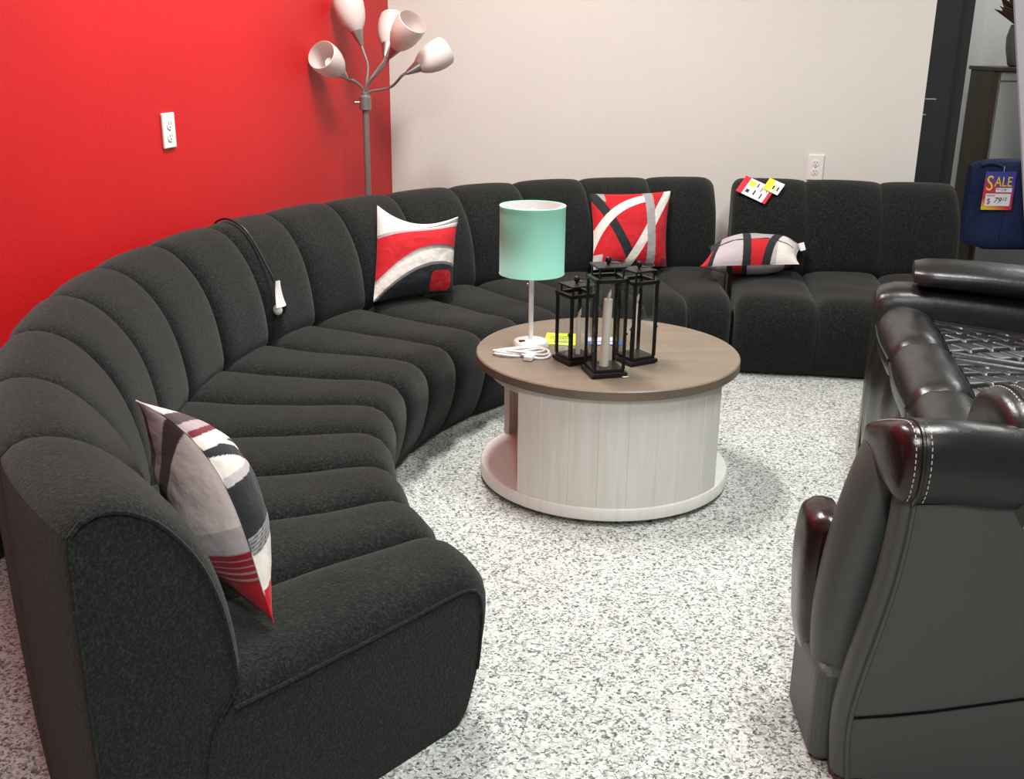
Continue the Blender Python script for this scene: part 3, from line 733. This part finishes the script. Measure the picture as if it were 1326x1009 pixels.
# tall bolster behind the pad, with a stitched front rim
RB = catmull([(.02, .56, 0), (-.018, .68, 0), (-.014, .77, 0), (.03, .840, 0), (.12, .866, 0), (.21, .850, 0), (.27, .80, 0), (.288, .72, 0), (.28, .60, 0)], 5)
def rb_at(s, k, dz=0): return [NP(s+.05*(p.y-.75)*-.9, .135+(p.x-.135)*k, .74+(p.y-.74)*k+dz) for p in RB]
mb = MB(); mb.loft([rb_at(.228, .55), rb_at(.224, .80), rb_at(.234, .93), rb_at(.252, .985), rb_at(.274, 1.0), rb_at(.38, 1.03, .02), rb_at(.52, 1.08, .05), rb_at(.64, 1.10, .08)], True); bo = mb.build('arm_bolster', M['leather'], t)
mb = MB(); mb.tube(rb_at(.264, 1.0), .0045, 6); mb.build('welt', M['leather'], bo)
stitches('stitching', dense(rb_at(.254, .990)), bo); stitches('stitching', dense(rb_at(.280, 1.008)), bo)
# padded front of the near arm: rounded strip that leans out towards the floor
path = catmull([(-.030, .73, 0), (-.045, .66, 0), (-.062, .56, 0), (-.080, .42, 0), (-.088, .30, 0), (-.084, .18, 0), (-.072, .06, 0), (-.066, .012, 0)], 5)
mb = MB(); rr = []
for i, p in enumerate(path):
    v = i/(len(path)-1); g = .046+.016*math.sin(pi*min(1, v*1.3)); n0 = .085; n1 = .235
    rr.append([NP(p.x+.064-g*math.cos(a), (n0+n1)/2+(n1-n0)/2*math.sin(a), p.y) for a in [2*pi*k/20 for k in range(20)]])
mb.loft(rr, True); mb.build('arm_front', M['leather_matte'], t)
mb = MB(); rr = []
for i, p in enumerate(out):
    rr.append([NP(p.x-.012-.022*math.cos(a)+.01, .038+.036*math.sin(a), p.y) for a in [2*pi*k/14 for k in range(14)]])
mb.loft(rr, True); mb.build('arm_front_border', M['leather_matte'], t)
# footrest pod that sticks out ahead of the near arm
mb = MB(); rr = []
prof = catmull([(-.02, .535, 0), (-.05, .540, 0), (-.084, .530, 0), (-.098, .490, 0), (-.102, .41, 0), (-.097, .32, 0), (-.086, .22, 0), (-.06, .16, 0), (-.02, .14, 0)], 4)
for i in range(15):
    v = i/14; k = 1-.35*abs(2*v-1)**4
    rr.append([NP((p.x+.02)*k-.02, .20+.16*v, (.34)+(p.y-.34)*(1-.08*abs(2*v-1)**4)+.004*math.sin(p.y*90)*(1 if p.x < -.075 else 0)) for p in prof])
mb.loft(rr, True); mb.build('footrest_pad', M['maroon'], t)
mb = MB(); mb.box(NP(-.026, .20, .125), (.105, .25, .24), basis(E1, N1, (0, 0, 1)), .03, 0, 4); mb.build('lower_front', M['leather_matte'], t)
# seat: knee rolls along the front, quilted panels behind
RA = V(1.305, 3.70, 0); RBk = V(.96, 2.19, 0); rl = (RBk-RA); rlen = rl.length; rd = rl.normalized(); sb = V(-rd.y, rd.x, 0)
if sb.x < 0: sb = -sb                                   # towards the seat back
sb = (sb*.8+V(.96, -.28, 0)*.2).normalized()
def SPt(l, u, z): return RA+rd*l+sb*u+V(0, 0, z)
cuts = [(.0, .475), (.478, .955), (.958, rlen)]
for (l0, l1) in cuts:
    mb = MB(); rr = []
    for i in range(25):
        v = i/24; puff = 1-abs(2*v-1)**6; k = .80+.20*puff**.6 if puff > 0 else .80
        ring = []
        for a in [2*pi*j/28 for j in range(28)]:
            ca, sa = math.cos(a), math.sin(a)
            ring.append(SPt(l0+(l1-l0)*v, .088+.098*k*math.copysign(abs(ca)**.85, ca), .545+.098*k*math.copysign(abs(sa)**.9, sa)+.006*noise.noise(V(l0+v*4, ca*2, sa*2))))
        rr.append(ring)
    mb.loft(rr, True); ro = mb.build('knee_roll', M['leather'], t)
    mb = MB(); mb.tube([SPt(l0+(l1-l0)*(.04+.92*k/16), -.006-.008*math.sin(pi*k/16), .560) for k in range(17)], .0035, 6); mb.build('welt', M['thread'] if False else M['leather'], ro)
def quilt(l0, l1, u0, u1, name, band_):
    nl, nu = 90, 110; vs = []; fc = []
    for i in range(nl+1):
        for j in range(nu+1):
            l = l0+(l1-l0)*i/nl; u = u0+(u1-u0)*j/nu
            p = (l-l0)/.105; q = (u-u0)/.150
            d1 = abs(((p+q) % 1)-.5); d2 = abs(((p-q) % 1)-.5)
            g = min(.5-d1, .5-d2); h = -.015*math.exp(-(g/.085)**2)
            e = min(l-l0, l1-l); 
            if e < .055: h = -.004*math.exp(-((e-.055)/.006)**2)+.010*math.sin(pi*min(e, .055)/.055)-.016*math.exp(-(e/.006)**2)
            z = .585-.055*(u-u0)/(u1-u0)+.014*math.sin(pi*(l-l0)/(l1-l0))+h
            vs.append(SPt(l, u, z))
    for i in range(nl):
        for j in range(nu): a = i*(nu+1)+j; fc.append((a, a+1, a+nu+2, a+nu+1))
    b0 = len(vs)
    for (l, u) in ((l0, u0), (l0, u1), (l1, u1), (l1, u0)): vs.append(SPt(l, u, .40))
    L = nu+1
    fc += [tuple([b0]+[j for j in range(nu+1)]+[b0+1]), tuple([b0+3]+[nl*L+j for j in range(nu+1)]+[b0+2]), tuple([b0]+[i*L for i in range(nl+1)]+[b0+3]), tuple([b0+1]+[i*L+nu for i in range(nl+1)]+[b0+2]), (b0, b0+1, b0+2, b0+3)]
    nq = nl*nu
    return mk(name, vs, fc, M['leather'], t, True, list(range(nq, nq+5)))
quilt(.01, .470, .180, .80, 'quilted_seat', 0); quilt(.482, .950, .180, .80, 'quilted_seat', 0); quilt(.962, rlen-.01, .180, .80, 'quilted_seat', 0)
mb = MB()                                              # front skirt under the rolls
rr = []
for l in [rlen*k/30 for k in range(31)]:
    w = .010*math.sin(l*21)
    rr.append([SPt(l, u+w*ww, z) for u, z, ww in ((.10, .50, 0), (.0, .50, .3), (-.012, .42, 1), (-.018, .28, 1), (-.012, .16, 1), (-.0, .03, .6), (.10, .03, 0))])
mb.loft(rr, True); mb.build('front_skirt', M['leather'], t)
mb = MB(); mb.loft([[SPt(l, .10, .03), SPt(l, .95, .03), SPt(l, .95, .40), SPt(l, .10, .40)] for l in (.02, rlen-.02)]); mb.build('seat_base', M['leather_matte'], t)
mb = MB(); rr = []
for i in range(25):
    l = rlen*i/24; c = abs(((l/.477) % 1)*2-1); pf = .03*(1-c**5)
    rr.append([SPt(l, u, z) for u, z in ((.82-pf, .42), (.86-pf, .62), (.90-pf, .85), (.96-pf, 1.02), (1.03, 1.08), (1.10, 1.04), (1.10, .6), (1.05, .03), (.96, .03))])
mb.loft(rr, True); mb.build('backrest', M['leather'], t)
# far arm with its raised pad
FA = V(1.300, 3.718, 0); E2 = V(.957, -.29, 0); N2 = V(.29, .957, 0)
def FP(s, n, z): return FA+E2*s+N2*n+V(0, 0, z)
prof = catmull([(.0, .004, 0), (.0, .20, 0), (.0, .40, 0), (.0, .56, 0), (.008, .63, 0), (.035, .665, 0), (.10, .675, 0), (.17, .668, 0), (.205, .64, 0), (.215, .56, 0), (.215, .3, 0), (.215, .004, 0)], 3)
mb = MB(); rr = []
for s, dn, k, sh in ((-.004, .02, .97, 0), (.004, .006, .99, 0), (.02, 0, 1, 0), (.06, 0, 1.02, 0), (.2, 0, 1.03, 0), (.6, 0, .99, 0), (.95, 0, .95, 0)):
    rr.append([FP(s, .1075+(p.x-.1075)*(1-dn*4), p.y*k) for p in prof])
mb.loft(rr, True); fa = mb.build('arm', M['leather'], t)
pp = catmull([(-.02, .695, 0), (-.026, .715, 0), (-.015, .742, 0), (.03, .765, 0), (.10, .772, 0), (.17, .762, 0), (.205, .735, 0), (.20, .705, 0), (.17, .692, 0), (.08, .690, 0)], 4)
mb = MB(); rr = []
for i in range(21):
    v = i/20; s = .115+.75*v; k = 1-.25*math.exp(-v*30)-.25*math.exp(-(1-v)*30)
    rr.append([FP(s, .09+(p.x-.09)*k, .73+(p.y-.73)*k-.055*v+.022*math.sin(pi*v)+.012) for p in pp])
mb.loft(rr, True); pd = mb.build('arm_pad', M['leather'], fa)
mb = MB(); mb.loft([[FP(s, .06, .655), FP(s, .15, .655), FP(s, .15, .72), FP(s, .06, .72)] for s in (.18, .70)]); mb.build('pad_mount', M['black'], fa)

# ------------------------------------------------------------------ beyond the opening: chest, vase, blue chair, board
CH = V(2.885, 6.70, 0)
t = thing('tall_chest', 'tall chest with brown sides and pale front beyond the black wall end', 'cabinet', (CH.x+.45, CH.y+.17, 0))
def cbox(name, x0, x1, y0, y1, z0, z1, mat, bev=.003, par=None):
    mb = MB(); mb.box(V((x0+x1)/2, (y0+y1)/2, (z0+z1)/2), (x1-x0, y1-y0, z1-z0), None, bev); return mb.build(name, mat, par or t)
cbox('side_panel', CH.x, CH.x+.03, CH.y, CH.y+.36, .0, 1.355, M['brown']); cbox('side_panel', CH.x+.87, CH.x+.90, CH.y, CH.y+.36, .0, 1.355, M['brown'])
cbox('top_board', CH.x-.012, CH.x+.912, CH.y-.02, CH.y+.37, 1.356, 1.378, M['brown'])
cbox('back_panel', CH.x+.031, CH.x+.869, CH.y+.33, CH.y+.355, .0, 1.354, M['brown'])
cbox('front_frame', CH.x+.031, CH.x+.869, CH.y+.02, CH.y+.05, .02, 1.354, M['cab'])
for z0, z1 in ((1.300, 1.348), (.06, 1.292)):
    d = cbox('drawer', CH.x+.04, CH.x+.86, CH.y+.002, CH.y+.019, z0, z1, M['cab'], .004)
    if z1-z0 > .1: cbox('handle', CH.x+.70, CH.x+.712, CH.y-.014, CH.y+.001, z0+.55, z0+.70, M['chrome'], .002, d)
VA = V(3.085, 6.86, 1.378)
t2 = thing('vase', 'grey vase holding dried brown leaves on top of the tall chest', 'vase', VA)
mb = MB(); mb.lathe([(.045, 0), (.06, .01), (.082, .10), (.088, .17), (.075, .23), (.070, .245), (.062, .245), (.062, .20)], VA, 28); mb.build('vase_body', M['vase'], t2)
mb = MB()
random.seed(9)
for k in range(11):
    a = random.uniform(0, 2*pi) if k > 4 else pi+random.uniform(-.7, .7); el = random.uniform(.5, 1.2); L = random.uniform(.16, .28)
    b0 = VA+V(.03*math.cos(a), .03*math.sin(a), .23); tip = b0+V(math.cos(a)*math.cos(el)*L, math.sin(a)*math.cos(el)*L, math.sin(el)*L)
    sd = V(-math.sin(a), math.cos(a), 0)*.05; mid = b0.lerp(tip, .55)+V(0, 0, .02)
    mb.add([b0, mid+sd, tip, mid-sd, b0+V(0, 0, -.004), mid+sd-V(0, 0, .004), tip-V(0, 0, .004), mid-sd-V(0, 0, .004)], [(0, 1, 2), (0, 2, 3), (4, 5, 6), (4, 6, 7), (0, 1, 5, 4), (1, 2, 6, 5), (2, 3, 7, 6), (3, 0, 4, 7)], 0, True)
mb.build('dried_leaves', M['leaf'], t2)
# blue velvet chair
BC = V(2.70, 6.05, 0)
t = thing('velvet_chair', 'navy blue velvet chair with a SALE card on its back', 'chair', (3.08, 6.30, 0))
XD = V(1, 0, 0)
def shell(off, zt, zb, name, mat):
    mb = MB(); rr = []
    for i in range(33):
        v = i/32; x = 1.05*v; 
        dep = .03*(abs(2*v-1))**3; ed = 1-abs(2*v-1)**10
        zz0 = zb+.03*(1-ed); zz1 = zt-.04*(1-ed); th = .035+.025*ed
        ring = []
        for a in [2*pi*k/20 for k in range(20)]:
            ca, sa = math.cos(a), math.sin(a)
            ring.append(BC+V(x, dep*1.0+.05+th*math.copysign(abs(ca)**.6, ca)+off, (zz0+zz1)/2+(zz1-zz0)/2*math.copysign(abs(sa)**.35, sa)))
        rr.append(ring)
    mb.loft(rr, True); return mb.build(name, mat, t)
BC = V(2.565, 6.02, 0)
bk = shell(0, .905, .400, 'backrest', M['navy'])
mb = MB(); mb.tube(catmull([BC+V(.03, .010, .872), BC+V(.10, .006, .880), BC+V(.165, .002, .845), BC+V(.185, .000, .76), BC+V(.183, .000, .60), BC+V(.178, .004, .44)], 8), .008, 8); mb.build('piping', M['navy'], bk)
mb = MB(); mb.box(BC+V(.555, .33, .43), (.84, .46, .11), None, .04, 0, 4); mb.build('seat', M['navy'], t)
mb = MB(); mb.lathe([(.26, 0), (.27, .006), (.26, .014), (.05, .03), (.035, .05), (.035, .375), (.12, .385)], BC+V(.56, .33, 0), 36); mb.build('pedestal', M['black'], t)
# SALE card
so = BC+V(.052, -.016, .628); sw, shh = .170, .212
t = thing('sale_sign', 'yellow and red SALE price card hanging on the blue velvet chair', 'sign', so)
xd = V(1, 0, .0); zd = V(.03, 0, 1); 
mb = MB(); mb.box(so+V(sw/2, 0, shh/2), (sw, .002, shh), None); mb.build('card', M['sale'], t)
def sp(name, mat, x0, x1, z0, z1, off):
    mb = MB(); mb.box(so+V((x0+x1)/2, -off, (z0+z1)/2), (x1-x0, .0008, z1-z0), None); return mb.build(name, mat, t)
sp('price_panel', M['paper'], .016, .156, .022, .090, .0016); sp('price_panel', M['paper'], .068, .158, .098, .122, .0016)
mb = MB(); text_mesh(mb, 'S', .118, so+V(.008, -.002, .108), xd, V(0, 0, 1), sx=.80); text_mesh(mb, 'ALE', .078, so+V(.056, -.002, .130), xd, V(0, 0, 1), sx=.76)
mb.build('sale_lettering', M['yellow'], t)
mb = MB(); text_mesh(mb, 'NOW', .017, so+V(.022, -.0024, .073), xd, V(0, 0, 1), sx=1.0); text_mesh(mb, '$', .044, so+V(.024, -.0024, .034), xd, V(0, 0, 1)); mb.build('price_lettering', M['purple'], t)
mb = MB(); text_mesh(mb, '79', .042, so+V(.062, -.0024, .040), xd, V(.0, 0, 1), shear=.3); text_mesh(mb, '12', .026, so+V(.108, -.0024, .052), xd, V(0, 0, 1), shear=.3); text_mesh(mb, '119', .020, so+V(.094, -.0024, .103), xd, V(0, 0, 1), shear=.3); text_mesh(mb, 'WAS', .008, so+V(.071, -.0024, .112), xd, V(0, 0, 1))
mb.build('handwriting', M['ink'], t)
mb = MB(); mb.tube([so+V(.098, .0, shh-.004), so+V(.098, -.002, shh+.03)], .001, 6); mb.build('string', M['paper'], t)
# pale board leaning at the right edge
b0 = V(2.785, 5.85, 0)
mb = MB(); dx = -.125
vs = []
for y in (0, .02):
    vs += [b0+V(.148, y, .0), b0+V(.85, y, 0), b0+V(.40, y, 2.1), b0+V(-.299, y, 2.1)]
o = mk('leaning_board', vs, [(0, 1, 2, 3), (4, 5, 6, 7), (0, 1, 5, 4), (1, 2, 6, 5), (2, 3, 7, 6), (3, 0, 4, 7)], M['lilac'], None, False)
tag(o, 'pale slanted board at the right edge in front of the tall chest', 'board')

# ------------------------------------------------------------------ light
def area(name, loc, size, energy, col=(1, 1, 1), target=None):
    l = bpy.data.lights.new(name, 'AREA'); l.shape = 'RECTANGLE'; l.size = size[0]*S; l.size_y = size[1]*S; l.energy = energy*S*S; l.color = col
    o = bpy.data.objects.new(name, l); COL.objects.link(o); o.location = loc
    d = (Vector(target)-Vector(loc)) if target else V(0, 0, -1); o.rotation_euler = d.to_track_quat('-Z', 'Y').to_euler(); return o
area('ceiling_lamp', (-.30, 4.0, 3.2), (.35, 1.1), 92, (1, .985, .95))
area('ceiling_lamp', (1.2, 2.6, 3.2), (.35, 1.1), 62, (.97, 1, .98))
area('ceiling_lamp', (.1, -.2, 3.2), (.35, 1.1), 68, (1, .99, .97))
area('ceiling_lamp', (3.2, 4.6, 3.2), (.35, 1.1), 20, (.97, 1, .98))
area('ceiling_lamp', (3.9, 6.6, 3.2), (.35, 1.0), 30, (.97, 1, .98))
w = bpy.data.worlds.new('store'); scene.world = w; w.use_nodes = True
w.node_tree.nodes['Background'].inputs['Color'].default_value = (.95, .97, 1, 1); w.node_tree.nodes['Background'].inputs['Strength'].default_value = .20
scene.view_settings.view_transform = 'Standard'; scene.view_settings.look = 'None'; scene.view_settings.gamma = 1.0; scene.view_settings.use_curve_mapping = False
scene.view_settings.exposure = 0.38

# ------------------------------------------------------------------ survey units to metres
done = set()
for o in COL.objects:
    o.location = o.location*S
    if o.type == 'MESH' and o.data.name not in done:
        done.add(o.data.name); o.data.transform(Matrix.Scale(S, 4))
